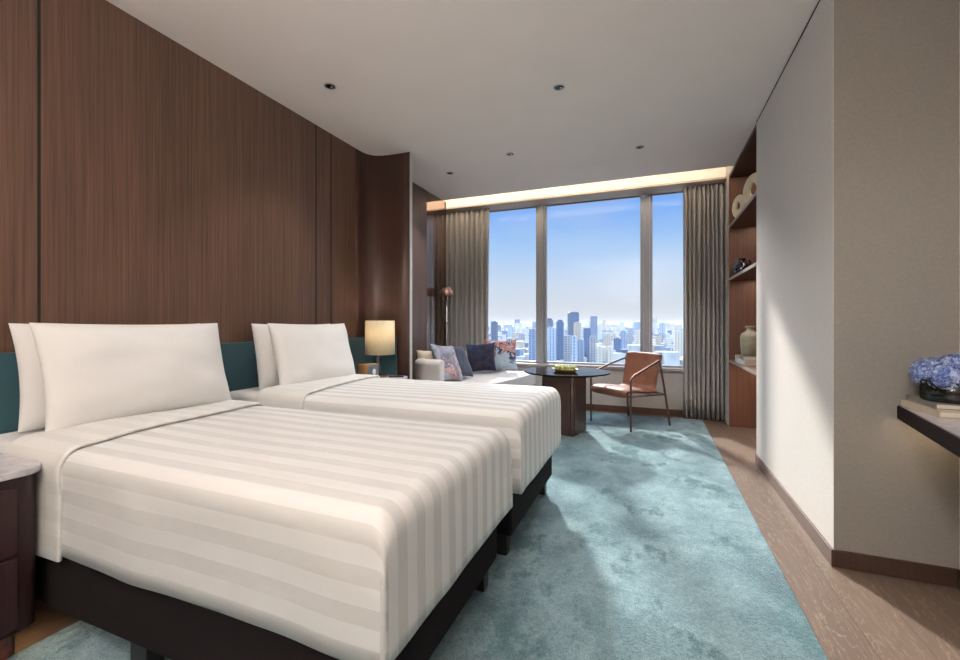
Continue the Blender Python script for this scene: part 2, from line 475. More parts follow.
def cloth_mesh(w, xh, xf, ztop, drop, r, foot=True, uvl=True, puff=.02, seed=0, flare=.006, nx=70, hang=None, skew=0):
    """cloth over a mattress: xh head end, xf foot plane; width w centred on y=0"""
    bm = B(); uv = bm.loops.layers.uv.new('cloth')
    hy = w/2 - r; Lf = xf - r; A = r*PI/2; dl = drop - r
    us = [-(hy+A+dl) + 0.0]
    S = []
    for i in range(7): S.append(-(hy+A+dl*(1-i/6)))
    for i in range(1, 7): S.append(-(hy+A*(1-i/6)))
    m = 26
    for i in range(1, m): S.append(-hy+2*hy*i/m)
    for i in range(0, 7): S.append(hy+A*i/6)
    for i in range(1, 7): S.append(hy+A+dl*i/6)
    T = [xh+(Lf-xh)*i/nx for i in range(nx+1)]
    if foot:
        for i in range(1, 7): T.append(Lf+A*i/6)
        for i in range(1, 9): T.append(Lf+A+dl*i/8)
    e = 1e-6; V = {}
    def pos(s, t):
        sg = 1 if s >= 0 else -1; a = abs(s)-hy; b = t-Lf
        oy, dz1 = arc(a, r) if a > 0 else (0, 0)
        ox, dz2 = (arc(b, r) if b > 0 else (0, 0)) if foot else (0, 0)
        y = sg*(hy+oy) if a > 0 else s
        x = (Lf+ox) if b > 0 else t
        if a > A and b > 0: dz2 *= max(0, 1-(a-A)/.12)
        if b > A and a > 0: dz1 *= max(0, 1-(b-A)/.12)
        x += skew*(t-xh)/(xf-xh)*(-y/.5)
        z = ztop - dz1 - dz2
        d = max(0, max(dz1, dz2)-r)
        # gentle puffiness and drape
        k = max(0, 1-abs(y)/(w/2))**.5 if w else 0
        z += puff*min(1, k*1.4)*(1 if b <= 0 else max(0, 1-b/A))*(.75+.5*noise.noise(Vector((x*1.6, y*2.2, seed))))
        fl = flare*(d/dl) if dl > 0 else 0
        wv = .006*noise.noise(Vector((x*5, z*2.0, seed+3)))+.005*math.sin(x*7+seed) if a > A-e else .006*noise.noise(Vector((y*5, z*2, seed+9)))
        q = min(1, d/.08)
        if a > A-e: y += sg*(fl+wv*q)
        if b > A-e and foot: x += fl*.6+wv*q
        return Vector((x, y, z))
    for i, s in enumerate(S):
        for j, t in enumerate(T):
            if abs(s) > hy+A+e and t > Lf+A+e: continue
            V[i, j] = bm.verts.new(pos(s, t))
    for i in range(len(S)-1):
        for j in range(len(T)-1):
            ks = [(i, j), (i+1, j), (i+1, j+1), (i, j+1)]
            if any(k_ not in V for k_ in ks): continue
            f = bm.faces.new([V[k_] for k_ in ks])
            for lp, (a, b) in zip(f.loops, ks):
                sv = S[a]
                if abs(sv) > hy+A: sv = math.copysign(hy+A+(ztop-r-V[a, b].co.z), sv)
                lp[uv].uv = (T[b], sv+10.0)
    return bm

def make_bed(y0, label, cover_label, seed, up=0):
    yc = y0+.5; W = 1.0
    t = thing('bed', label, 'bed', (-1.65, yc, 0))
    ox = 1.65
    # base frame
    bm = B(); box(bm, -2.66+ox, -.655+ox, -.48, .48, .125, .36)
    obj('bed_base', bm, BLACKF, t, bevel=.02, seg=3)
    for lx in (-2.5, -1.63, -.735):
        for sy in (-.42, .42):
            bm = B(); box(bm, lx+ox-.045, lx+ox+.045, sy-.03, sy+.03, .013 if lx > -2.13 else 0, .13)
            obj('leg', bm, BLACKL, t, bevel=.004)
    bm = B(); box(bm, -2.665+ox, -.63+ox, -.475, .475, .365, .70+up)
    obj('mattress', bm, WHITEC, t, bevel=.05, seg=5)
    # bed cover: lies on the bed
    c = thing('duvet', cover_label, 'duvet', (-1.65, yc, 0), 0, 'white striped bed covers')
    bm = cloth_mesh(1.0, -2.20+ox, -.60+ox,   .722+up, .36+up, .06, True, puff=.022, seed=seed)
    o = obj('duvet_cover', bm, STRIPE, c, smooth=True)
    m = o.modifiers.new('thick', 'SOLIDIFY'); m.thickness = .012; m.offset = -1
    bm = cloth_mesh(1.026, -2.37+ox, -1.97+ox, .742+up, .40+up, .075, False, puff=.022, seed=seed, nx=14, flare=.004, skew=.08)
    o = obj('turned_down_fold', bm, STRIPE2, c, smooth=True)
    m = o.modifiers.new('thick', 'SOLIDIFY'); m.thickness = .016; m.offset = -1
    bv = o.modifiers.new('b', 'BEVEL'); bv.width = .006; bv.segments = 2; bv.limit_method = 'ANGLE'; bv.angle_limit = math.radians(50)
    bm = cloth_mesh(.975, -2.665+ox, -2.25+ox, .712+up, .2, .05, False, puff=.006, seed=seed+4, nx=10, flare=.0)
    o = obj('fitted_sheet', bm, WHITEC, t, smooth=True)
    return t

# fold shows same weave turned over, stripes fainter
def stripe2():
    t = NT('satin_stripe_reverse')
    uv = t.n('ShaderNodeUVMap'); uv.uv_map = 'cloth'
    sp = t.n('ShaderNodeSeparateXYZ'); t.l(uv.outputs[0], sp.inputs[0])
    f = t.math('FRACT', t.math('MULTIPLY', sp.outputs[1], 1/.098))
    m = t.ramp(f, [(0, (0,0,0)), (.49, (0,0,0)), (.52, (1,1,1)), (.98, (1,1,1)), (1, (0,0,0))])
    c = t.mix(m, s2l((214, 213, 210)), s2l((206, 205, 201)))
    t.bsdf(c, .6, normal=t.bump(t.noise(t.coord(), 6, 3), .25, .01), spec=.3, sheen=.15)
    return t.m
STRIPE2 = stripe2()
make_bed(.88, 'nearer twin bed on a black base, at the lower left', 'white striped cover on the nearer bed', 1)
make_bed(2.04, 'farther twin bed on a black base, beside the table lamp', 'white striped cover on the farther bed', 5, .028)

# ------------------------------------------------------------------ pillows
def pillow_mesh(w, h, t, seed=0, corner=.03, n=22, edge=.0, sag=0):
    bm = B(); top = {}; bot = {}
    for i in range(n+1):
        for j in range(n+1):
            u = -1+2*i/n; v = -1+2*j/n
            # concentrate samples to edges
            u = math.sin(u*PI/2); v = math.sin(v*PI/2)
            prof = max(0, (1-abs(u)**3.2))**.55 * max(0, (1-abs(v)**3.2))**.55
            px = w/2*u*(1-corner*(1-v*v)*abs(u)); pz = h/2*v*(1-corner*(1-u*u)*abs(v))
            nz = noise.noise(Vector((u*1.7+seed, v*1.7, seed*3.1)))*.09 + noise.noise(Vector((u*4+seed, v*4, seed)))*.035
            th = t/2*prof*(1+nz*2) * (1 + sag*(-v))
            th += .002
            top[i, j] = bm.verts.new((px, -th, pz))
            bot[i, j] = top[i, j] if (i in (0, n) or j in (0, n)) else bm.verts.new((px, th, pz))
            if i in (0, n) or j in (0, n): top[i, j].co.y = 0
    for i in range(n):
        for j in range(n):
            bm.faces.new((top[i,j], top[i+1,j], top[i+1,j+1], top[i,j+1]))
            bm.faces.new((bot[i,j], bot[i,j+1], bot[i+1,j+1], bot[i+1,j]))
    return bm

def place(o, bottom, top, facing):
    """pillow local z -> bottom->top, local -y faces `facing`"""
    b = Vector(bottom); t = Vector(top); z = (t-b).normalized(); f = Vector(facing)
    f = (f - z*f.dot(z)).normalized(); y = -f; x = y.cross(z)
    M = Matrix((x, y, z)).transposed().to_4x4(); M.translation = (b+t)/2
    o.matrix_world = M

def pillow(name, w, h, t, bottom, top, facing, mat, label, cat='pillow', group=None, **k):
    o = obj(name, pillow_mesh(w, h, t, **k), mat, smooth=True, subsurf=1)
    place(o, bottom, top, facing); return tag(o, label, cat, group)

for y0, nm, sd, pw in ((.88, 'nearer', 0, .86), (2.075, 'farther', 9, .80)):
    yc = y0+.535
    pillow('bed_pillow', pw, .49, .19, (-2.34, yc, .735), (-2.465, yc, 1.205), (1, 0, .2), WHITEC, 'front white pillow leaning at the head of the %s bed' % nm, seed=sd+1.3, corner=.05)
    pillow('bed_pillow', pw, .48, .17, (-2.53, yc-.01, .735), (-2.605, yc-.01, 1.2), (1, 0, .2), WHITEC, 'back white pillow against the headboard of the %s bed' % nm, seed=sd+4.1, corner=.05)

# ------------------------------------------------------------------ nightstands
def rrect(x0, x1, y0, y1, r, corners=(1,1,1,1), k=6):
    """corners: (x1,y1),(x0,y1),(x0,y0),(x1,y0)"""
    out = []
    for (cx, cy, a0), on in zip(((x1, y1, 0), (x0, y1, 90), (x0, y0, 180), (x1, y0, 270)), corners):
        if not on: out.append((cx, cy)); continue
        sx = -1 if a0 in (0, 270) else 1; sy = -1 if a0 in (0, 90) else 1
        for i in range(k+1):
            a = math.radians(a0+90*i/k); out.append((cx+sx*r+r*math.cos(a), cy+sy*r+r*math.sin(a)))
    return out

def nightstand(y0, y1, x1, label, drawers=True):
    t = thing('nightstand', label, 'nightstand', (-2.4, (y0+y1)/2, 0), 0, 'bedside cabinets')
    a, b = y0-(y0+y1)/2, y1-(y0+y1)/2; x0 = -2.685+2.4; xx = x1+2.4
    bm = B(); prism(bm, rrect(x0, xx-.02, a+.012, b-.012, .06, (1, 0, 0, 1)), .12, .665)
    obj('cabinet_body', bm, ESPRESSO, t, smooth=False, bevel=.002)
    bm = B(); prism(bm, rrect(x0, xx, a, b, .07, (1, 0, 0, 1)), .666, .692)
    obj('marble_top', bm, MARBLE, t, bevel=.004)
    bm = B(); prism(bm, rrect(x0+.02, xx-.08, a+.05, b-.05, .04, (1, 0, 0, 1)), .0, .12)
    obj('plinth', bm, wood('plinth_wood', s2l((84, 44, 34)), s2l((112, 62, 48)), .35), t)
    for z0, z1 in ((.14, .385), (.40, .63)):
        bm = B(); box(bm, xx-.035, xx-.006, a+.075, b-.082, z0, z1)
        obj('drawer', bm, ESPRESSO, t, bevel=.003)
    return t
nightstand(.25, .875, -2.04, 'dark wood nightstand with marble top at the lower left edge')
nl = D.lights.new('night_light', 'AREA'); nl.energy = 1.6; nl.color = (1, .68, .36); nl.size = .12
nlo = link(D.objects.new('night_light', nl)); nlo.location = (-2.17, .80, .115); nlo.rotation_euler = (math.radians(25), math.radians(-28), 0)
nightstand(3.10, 3.66, -2.20, 'bedside cabinet with pale marble top under the table lamp')

# table lamp
t = thing('table_lamp', 'table lamp with cream drum shade on the nightstand by the farther bed', 'lamp', (-2.44, 3.50, .692))
obj('lamp_base', lathe(B(), [(0, 0), (.075, 0), (.078, .006), (.075, .012), (.0, .014)]), BRONZE, t, smooth=True)
obj('lamp_stem', tube(B(), smooth_path([(0, 0, .012), (.012, -.03, .10), (.0, -.04, .17), (0, 0, .23), (0, 0, .40)]), .011), BRONZE, t, smooth=True)
def shade_mat():
    tt = NT('cream_lamp_shade'); n = tt.noise(tt.coord('Object', (200, 200, 20)), 1, 2)
    c = tt.ramp(n, [(.3, s2l((226, 212, 180))), (.7, s2l((240, 228, 198)))])
    d = tt.n('ShaderNodeBsdfDiffuse'); tr = tt.n('ShaderNodeBsdfTranslucent'); mx = tt.n('ShaderNodeMixShader'); mx.inputs[0].default_value = .3
    tt.l(c, d.inputs[0]); tt.l(c, tr.inputs[0]); tt.l(d.outputs[0], mx.inputs[1]); tt.l(tr.outputs[0], mx.inputs[2]); tt.l(mx.outputs[0], tt.out.inputs[0])
    return tt.m
bm = lathe(B(), [(.142, .215), (.140, .54)], 48)
o = obj('lamp_shade', bm, shade_mat(), t, smooth=True)
m = o.modifiers.new('s', 'SOLIDIFY'); m.thickness = .003
bm = B()
for k in range(3):
    a = 2*PI*k/3; tube(bm, [(0, 0, .395), (.139*math.cos(a), .139*math.sin(a), .50)], .003, 6)
obj('shade_holder', bm, BRONZE, t)
obj('bulb', lathe(B(), [(0, .32), (.02, .325), (.03, .35), (.028, .385), (.013, .40), (0, .40)], 16), emis('bulb_glow', (1, .8, .55), 2.5), t, smooth=True)
l = D.lights.new('lamp_bulb_light', 'POINT'); l.energy = 2.5; l.color = (1, .88, .74); l.shadow_soft_size = .03
lo = link(D.objects.new('lamp_bulb_light', l), t); lo.location = (0, 0, .43)

# little clock box, and a remote
t = thing('bedside_clock', 'small wood sided box clock with pale oval dial beside the table lamp', 'clock', (-2.37, 3.22, .692), math.radians(72))
bm = B(); box(bm, -.075, .075, -.055, .055, 0, .15)
obj('clock_case', bm, plain('amber_wood', s2l((148, 104, 62)), .4, var=.15), t, bevel=.008)
bm = B(); box(bm, -.045, .07, -.058, -.054, .012, .14)
obj('clock_face', bm, plain('blue_grey_face', s2l((96, 112, 124)), .3), t)
bm = lathe(B(), [(0, 0), (.022, 0), (.022, .003), (0, .003)], 24)
bmesh.ops.scale(bm, vec=(.75, 1.25, 1), verts=bm.verts); bmesh.ops.rotate(bm, cent=(0,0,0), matrix=Matrix.Rotation(PI/2, 3, 'X'), verts=bm.verts)
bmesh.ops.translate(bm, vec=(.02, -.058, .08), verts=bm.verts)
obj('dial', bm, plain('pale_dial', s2l((216, 214, 210)), .4), t)
bm = B(); box(bm, -.07, .07, -.02, .02, 0, .016)
o = obj('remote_control', bm, BLACKL, bevel=.004); o.location = (-2.27, 3.52, .693); o.rotation_euler = (0, 0, .5)
tag(o, 'black remote control lying on the marble top by the lamp', 'remote')

# floor lamp
t = thing('floor_lamp', 'slim floor lamp with copper dome shade in front of the left curtain', 'floor lamp', (-2.613, 5.30, 0))
obj('lamp_base', lathe(B(), [(0, 0), (.10, 0), (.105, .008), (.1, .016), (0, .018)]), STEEL, t, smooth=True)
obj('lamp_pole', tube(B(), [(0, 0, .01), (0, 0, 1.66)], .009), STEEL, t, smooth=True)
obj('lamp_shade', lathe(B(), [(.0, 1.70), (.035, 1.698), (.06, 1.69), (.063, 1.672), (.08, 1.66), (.096, 1.625), (.100, 1.585), (.097, 1.583), (.092, 1.625), (.085, 1.658), (0, 1.668)], 40), COPPER, t, smooth=True)
obj('switch_knob', lathe(B(), [(0, 1.20), (.014, 1.20), (.014, 1.225), (0, 1.225)], 16), BRONZE, t)

# ------------------------------------------------------------------ sofa
t = thing('sofa', 'light grey curved corner sofa in front of the left curtain', 'sofa', (-2.0, 5.1, 0))
S0 = Vector((-2.0, 5.1, 0))
out = [(-2.40, 4.12), (-2.2, 4.09), (-1.92, 4.2), (-1.75, 4.5), (-1.64, 4.9), (-1.55, 5.45), (-1.54, 5.90), (-1.60, 6.0), (-2.25, 6.01), (-2.46, 5.9), (-2.53, 5.6), (-2.53, 4.3)]
sp = smooth_path([(x, y, 0) for x, y in out] + [(out[0][0], out[0][1], 0)], 5)[:-1]
pts = [(p.x-S0.x, p.y-S0.y) for p in sp]
def inset(pts, k, c=(-.1, 0)):
    return [(c[0]+(x-c[0])*k, c[1]+(y-c[1])*k) for x, y in pts]
bm = B(); prism(bm, inset(pts, .985), .10, .34)
obj('sofa_base', bm, SOFA, t, smooth=False, bevel=.015, seg=3)
bm = B(); prism(bm, pts, .345, .52)
obj('seat_cushion', bm, SOFA, t, bevel=.035, seg=5)
prof = rbox_prof(.15, .42, .06, 5)
bp = smooth_path([(-2.12, 4.20, .60), (-2.33, 4.19, .60), (-2.43, 4.28, .60), (-2.455, 4.55, .60), (-2.46, 5.4, .60), (-2.43, 5.78, .60), (-2.3, 5.95, .60), (-2.0, 5.97, .60)], 6)
bm = B(); sweep(bm, [p-S0 for p in bp], prof)
obj('backrest', bm, SOFA, t, smooth=True, bevel=.03, seg=4)
for x, y in ((-2.45, 4.35), (-1.85, 4.6), (-1.62, 5.85), (-2.4, 5.8)):
    obj('leg', lathe(B(), [(0, .013), (.018, .013), (.022, .11), (0, .11)], 12, x-S0.x, y-S0.y) if x > -2.13 else lathe(B(), [(0, 0), (.018, 0), (.022, .11), (0, .11)], 12, x-S0.x, y-S0.y), BLACKL, t)

def art_mat(name, stops, seed, scale=3.2):
    tt = NT(name); v = tt.coord('Object', (1, 1, 1), loc=(seed, seed*2, 0))
    n = tt.noise(v, scale, 4, .6, 1.2)
    c = tt.coord(); s = tt.n('ShaderNodeSeparateXYZ'); tt.l(c, s.inputs[0])
    f = tt.math('ADD', n, tt.math('MULTIPLY', s.outputs[2], .55))
    fine = tt.noise(tt.coord(), 400, 2)
    tt.bsdf(tt.ramp(f, stops), .9, normal=tt.bump(fine, .15, .001), sheen=.2, spec=.15)
    return tt.m
SK = s2l((150, 172, 188)); CO = s2l((168, 104, 98)); NV = s2l((30, 42, 70)); GR = s2l((158, 164, 176)); PK = s2l((206, 178, 172))
ART1 = art_mat('watercolour_cushion', [(.30, GR), (.46, SK), (.485, NV), (.515, NV), (.53, PK), (.56, CO), (.62, CO), (.64, SK), (.75, SK)], 2.2, 4)
ART2 = art_mat('watercolour_cushion_b', [(.30, SK), (.40, GR), (.43, CO), (.45, PK), (.47, s2l((92, 90, 108))), (.60, s2l((138, 142, 158))), (.75, GR)], 5.1, 5)
ART3 = art_mat('navy_print_cushion', [(.35, s2l((34, 38, 58))), (.48, s2l((26, 32, 50))), (.56, s2l((52, 44, 58))), (.64, s2l((34, 44, 72))), (.75, s2l((44, 70, 110)))], 1.1, 6)
NAVY = fabric('navy_cushion_cloth', s2l((36, 44, 66)), .2, 300, .9, .3)
IVORY = fabric('ivory_cushion_cloth', s2l((210, 198, 180)), .1, 120, .95, .3, .4)
pillow('throw_cushion', .46, .46, .15, (-1.96, 5.71, .55), (-2.03, 5.87, .975), (.35, -1, .2), ART1, 'pale blue and coral painted cushion nearest the window', 'cushion', 'sofa cushions', corner=.1)
pillow('throw_cushion', .42, .42, .14, (-2.15, 5.42, .55), (-2.22, 5.57, .93), (.22, -1, .2), ART3, 'dark navy square cushion in front of the coral and blue one', 'cushion', 'sofa cushions', seed=2, corner=.1)
pillow('throw_cushion', .45, .45, .15, (-2.13, 4.47, .55), (-2.30, 4.53, .955), (1, -.12, .3), ART2, 'grey and pink watercolour cushion at the left end of the sofa', 'cushion', 'sofa cushions', seed=3, corner=.1)
pillow('throw_cushion', .42, .42, .14, (-2.12, 4.78, .55), (-2.30, 4.84, .925), (1, -.15, .3), NAVY, 'plain navy cushion behind the grey and pink one', 'cushion', 'sofa cushions', seed=4, corner=.1)
pillow('throw_cushion', .36, .36, .12, (-2.34, 4.40, .55), (-2.375, 4.43, .905), (.6, -.8, .2), IVORY, 'ivory cushion tucked behind the grey and pink one', 'cushion', 'sofa cushions', seed=5, corner=.1)

# ------------------------------------------------------------------ table
TC = (-.87, 4.73)
t = thing('round_table', 'round table with black glass top and dark wood base beside the sofa', 'table', (TC[0], TC[1], 0))
obj('tabletop', lathe(B(), [(0, .664), (.44, .664), (.462, .672), (.464, .68), (.46, .686), (0, .687)], 96), BLKGLASS, t, smooth=False, bevel=.001)
def slab(bm, p, q, th, z0, z1):
    p = Vector((p[0]-TC[0], p[1]-TC[1])); q = Vector((q[0]-TC[0], q[1]-TC[1])); d = (q-p).normalized(); n = Vector((-d.y, d.x))*th/2
    prism(bm, [tuple(p+n), tuple(p-n), tuple(q-n), tuple(q+n)], z0, z1); return bm
obj('base_panel', slab(B(), (-.80, 4.59), (-1.12, 4.68), .05, .014, .662), WALNUT_D, t, bevel=.004)
obj('base_panel', slab(B(), (-.775, 4.60), (-.70, 4.90), .04, .014, .662), WALNUT_D, t, bevel=.004)
obj('base_panel', slab(B(), (-1.12, 4.74), (-.74, 4.94), .05, .014, .662), WALNUT_D, t, bevel=.004)
bm = B(); prism(bm, [(x-TC[0], y-TC[1]) for x, y in rrect(-.797, -.765, 4.555, 4.587, .008)], .014, .662)
obj('metal_corner', bm, BRONZE, t)
# tray with fruit
tx, ty = -.87, 4.66
t = thing('fruit_tray', 'pale oval tray holding green fruit on the round table', 'tray', (tx, ty, .687), math.radians(-20))
bm = lathe(B(), [(0, .008), (.10, .008), (.135, .03), (.145, .032), (.147, .028), (.11, .0), (0, 0)], 40)
bmesh.ops.scale(bm, vec=(1, .72, 1), verts=bm.verts)
obj('tray_dish', bm, plain('tray_gold', s2l((176, 160, 120)), .35, .4), t, smooth=True)
GREEN = plain('green_apple', s2l((150, 158, 84)), .35, var=.2, scale=25)
first = None
k = 0
lab = ['front left', 'front middle', 'front right', 'back left', 'back middle', 'back right']
for r_ in (0, 1):
    for c_ in range(3):
        xx, yy = -.075+.075*c_, -.036+.072*r_
        if first is None:
            f = thing('green_fruit', '', 'fruit', group='green fruit in the tray')
            obj('fruit_skin', lathe(B(), [(0, .008), (.012, .001), (.026, .006), (.034, .026), (.032, .044), (.018, .056), (.006, .055), (0, .049)], 20), GREEN, f, smooth=True)
            obj('stem', tube(B(), [(0, 0, .048), (.003, 0, .066)], .0018, 6), plain('fruit_stem', s2l((84, 62, 40)), .8), f)
            first = f
        else: f = copy_tree(first)
        a = math.radians(-20)
        f.location = (tx+xx*math.cos(a)-yy*math.sin(a), ty+xx*math.sin(a)+yy*math.cos(a), .687+.009); f.rotation_euler = (0, 0, k*1.3)
        f['label'] = 'green fruit, %s of the six in the tray' % lab[k]; k += 1

# ------------------------------------------------------------------ armchair
t = thing('armchair', 'tan leather armchair with bronze tube frame by the window', 'armchair', (-.25, 5.45, .013), math.radians(140.4))
def rounded(pts, k=8): return smooth_path(pts, k)
for s in (-1, 1):
    nm = 'leg'
    bm = B(); tube(bm, rounded([(s*.31, .32, 0), (s*.31, .322, .30), (s*.31, .322, .52), (s*.308, .31, .575), (s*.305, .27, .608)]), .0125)
    obj('leg', bm, BRONZE, t, smooth=True)
    bm = B(); tube(bm, rounded([(s*.305, .272, .607), (s*.29, .05, .682), (s*.262, -.17, .748), (s*.25, -.215, .758)], 4), .0125)
    obj('armrest', bm, BRONZE, t, smooth=True)
    bm = B(); tube(bm, rounded([(s*.31, -.32, 0), (s*.285, -.27, .38), (s*.25, -.215, .76)], 4), .0125)
    obj('leg', bm, BRONZE, t, smooth=True)
    bm = B(); tube(bm, [(s*.30, .32, .385), (s*.283, -.268, .365)], .011)
    obj('side_rail', bm, BRONZE, t, smooth=True)
bm = B(); tube(bm, [(-.305, .322, .385), (.305, .322, .385)], .011)
obj('cross_rail', bm, BRONZE, t, smooth=True)
bm = B(); tube(bm, [(-.283, -.268, .367), (.283, -.268, .367)], .011)
obj('cross_rail', bm, BRONZE, t, smooth=True)
bm = B(); tube(bm, rounded([(-.25, -.215, .76), (-.24, -.235, .79), (0, -.262, .80), (.24, -.235, .79), (.25, -.215, .76)], 6), .011)
obj('cross_rail', bm, BRONZE, t, smooth=True)
def sling(path, w, th, curve=0, n=18):
    """path of (y,z); solid band of width w, thickness th"""
    P = smooth_path([(0, y, z) for y, z in path], 5); bm = B(); rows = []
    for i, p in enumerate(P):
        a = P[max(i-1, 0)]; b = P[min(i+1, len(P)-1)]; d = (b-a).normalized(); nn = Vector((0, -d.z, d.y))
        f = min(1, min(i, len(P)-1-i)/2.5+.35)
        up = []; dn = []
        for j in range(n+1):
            x = w/2*math.sin((-1+2*j/n)*PI/2); e = max(.12, (1-(abs(x)/(w/2))**6))**.5
            cv = curve*(x/(w/2))**2
            up.append(bm.verts.new((x, p.y+nn.y*th/2*f*e+cv, p.z+nn.z*th/2*f*e)))
            dn.append(bm.verts.new((x, p.y-nn.y*th/2*f*e+cv, p.z-nn.z*th/2*f*e)))
        rows.append((up, dn))
    for (u0, d0), (u1, d1) in zip(rows, rows[1:]):
        for j in range(n):
            bm.faces.new((u0[j], u0[j+1], u1[j+1], u1[j])); bm.faces.new((d0[j], d1[j], d1[j+1], d0[j+1]))
        bm.faces.new((u0[0], u1[0], d1[0], d0[0])); bm.faces.new((u0[-1], d0[-1], d1[-1], u1[-1]))
    for u, d in (rows[0], rows[-1]):
        for j in range(n): bm.faces.new((u[j], d[j], d[j+1], u[j+1]))
    return bm
obj('seat', sling([(.325, .375), (.352, .405), (.325, .432), (.22, .434), (.05, .415), (-.07, .402), (-.14, .412)], .55, .06), LEATHER, t, smooth=True)
obj('backrest', sling([(-.12, .405), (-.175, .435), (-.20, .52), (-.222, .65), (-.25, .775), (-.262, .822), (-.288, .815), (-.29, .77)], .50, .032, curve=.03), LEATHER, t, smooth=True)

# ------------------------------------------------------------------ niche bookcase
t = thing('bookcase', 'tall built in dark wood shelf niche in the right wall', 'bookcase', (1.0, 5.05, 0))
def nb(name, x0, x1, y0, y1, z0, z1, mat=SHELFWOOD, bev=.002):
    bm = B(); box(bm, x0-1.0, x1-1.0, y0-5.05, y1-5.05, z0, z1); return obj(name, bm, mat, t, bevel=bev)
nb('side_panel', XR+.004, 1.165, 5.762, 5.786, 0, H-.002)
nb('side_panel', XR+.004, 1.165, 4.324, 4.345, 0, H-.002)
nb('back_panel', 1.145, 1.165, 4.346, 5.761, 0, H-.002)
nb('top_panel', XR+.004, 1.144, 4.346, 5.761, H-.03, H-.003, WALNUT_D)
SE = plain('shelf_edge_metal', s2l((150, 140, 132)), .4, .3)
for z in (2.35, 1.737, .782):
    s_ = nb('shelf', XR+.012, 1.144, 4.346, 5.761, z-.028, z)
    bm = B(); box(bm, XR+.004-1, XR+.0115-1, 4.346-5.05, 5.761-5.05, z-.029, z+.001)
    obj('shelf_edge', bm, SE, s_)
def ring(name, R, r, th, loc, rz, label):
    o_ = D.objects
    prof = [(r, -th*.3), (r+.01, -th/2), (R-.02, -th/2), (R, -th*.2), (R, th*.2), (R-.02, th/2), (r+.01, th/2), (r, th*.3)]
    bm = lathe(B(), prof, 48, close=True)
    # a teardrop shaped hole, slightly off centre
    for v in bm.verts:
        q = math.hypot(v.co.x, v.co.y)
        if q < r+.012:
            ang = math.atan2(v.co.y, v.co.x); v.co.x *= 1+.45*max(0, math.cos(ang))**4
    bmesh.ops.rotate(bm, cent=(0,0,0), matrix=Matrix.Rotation(-PI/2, 3, 'Y'), verts=bm.verts)
    bmesh.ops.translate(bm, vec=(0, 0, R), verts=bm.verts)
    o = obj(name, bm, BONE, smooth=True, bevel=.004); o.location = loc; o.rotation_euler = (0, 0, rz)
    return tag(o, label, 'sculpture', 'pale ring sculptures on the top shelf')
ring('ring_sculpture', .155, .05, .026, (.915, 4.86, 2.351), math.radians(24), 'larger pale disc sculpture with a round hole on the top shelf')
ring('ring_sculpture', .125, .034, .024, (.875, 5.38, 2.351), math.radians(20), 'smaller pale disc sculpture with a slot hole on the top shelf')
t = thing('round_vase', 'small round dark navy vase on the middle shelf of the niche', 'vase', (.92, 5.50, 1.738))
obj('vase_body', lathe(B(), [(0, 0), (.04, 0), (.075, .03), (.088, .07), (.075, .115), (.035, .138), (.028, .15), (.03, .175), (.045, .185), (.043, .188), (.024, .17), (0, .16)], 32), BLKGLOSS, t, smooth=True)
bm = tube(B(), smooth_path([(.03, 0, .165), (.065, 0, .17), (.085, 0, .14), (.08, 0, .115)]), .007, 8)
obj('handle', bm, BLKGLOSS, t, smooth=True)
bm = lathe(B(), [(0, 0), (.035, 0), (.055, .025), (.055, .05), (.03, .075), (.018, .08), (.02, .095), (0, .09)], 24)
o = obj('bud_vase', bm, BLKGLOSS, smooth=True); o.location = (1.03, 5.6, 1.738)
tag(o, 'tiny dark bud vase behind the round navy vase', 'vase')
obj_v = thing('ceramic_vase', 'grey green bottle vase standing on books in the lower niche', 'vase', (.95, 5.2, .782+.093))
obj('vase_body', lathe(B(), [(0, 0), (.075, 0), (.082, .01), (.09, .10), (.092, .19), (.08, .225), (.045, .245), (.034, .26), (.030, .285), (.042, .292), (.042, .305), (.028, .305), (.028, .26), (0, .24)], 40), CELADON, obj_v, smooth=True)

def book(loc, w, d, h, rz, cover, label, group, page=None):
    t = thing('book', label, 'book', loc, rz, group)
    bm = B(); box(bm, -w/2, w/2, -d/2, d/2, 0, .003); box(bm, -w/2, w/2, -d/2, d/2, h-.003, h); box(bm, -w/2, -w/2+.004, -d/2, d/2, .003, h-.003)
    obj('book_cover', bm, cover, t)
    bm = B(); box(bm, -w/2+.0045, w/2-.004, -d/2+.004, d/2-.004, .0033, h-.0033)
    obj('page_block', bm, page or PAGES, t); return t
PAGES = plain('book_pages', s2l((206, 198, 184)), .9)
CV1 = plain('book_cover_grey', s2l((120, 116, 112)), .6); CV2 = plain('book_cover_beige', s2l((182, 168, 148)), .6); CV3 = plain('book_cover_white', s2l((208, 204, 198)), .6)
book((.97, 5.2, .7825), .22, .34, .048, .05, CV3, 'white covered book at the bottom under the ceramic vase', 'books in the lower niche')
book((.97, 5.2, .831), .20, .30, .043, -.08, CV1, 'grey book on top of the white one under the ceramic vase', 'books in the lower niche')
bm = B(); box(bm, -.04, .04, -.04, .04, 0, .075)
o = obj('decor_box', bm, plain('black_white_box', s2l((176, 174, 172)), .4, var=.5, scale=60), bevel=.003); o.location = (.90, 5.47, .7825)
tag(o, 'small pale decorative cube on the lower niche shelf', 'box')

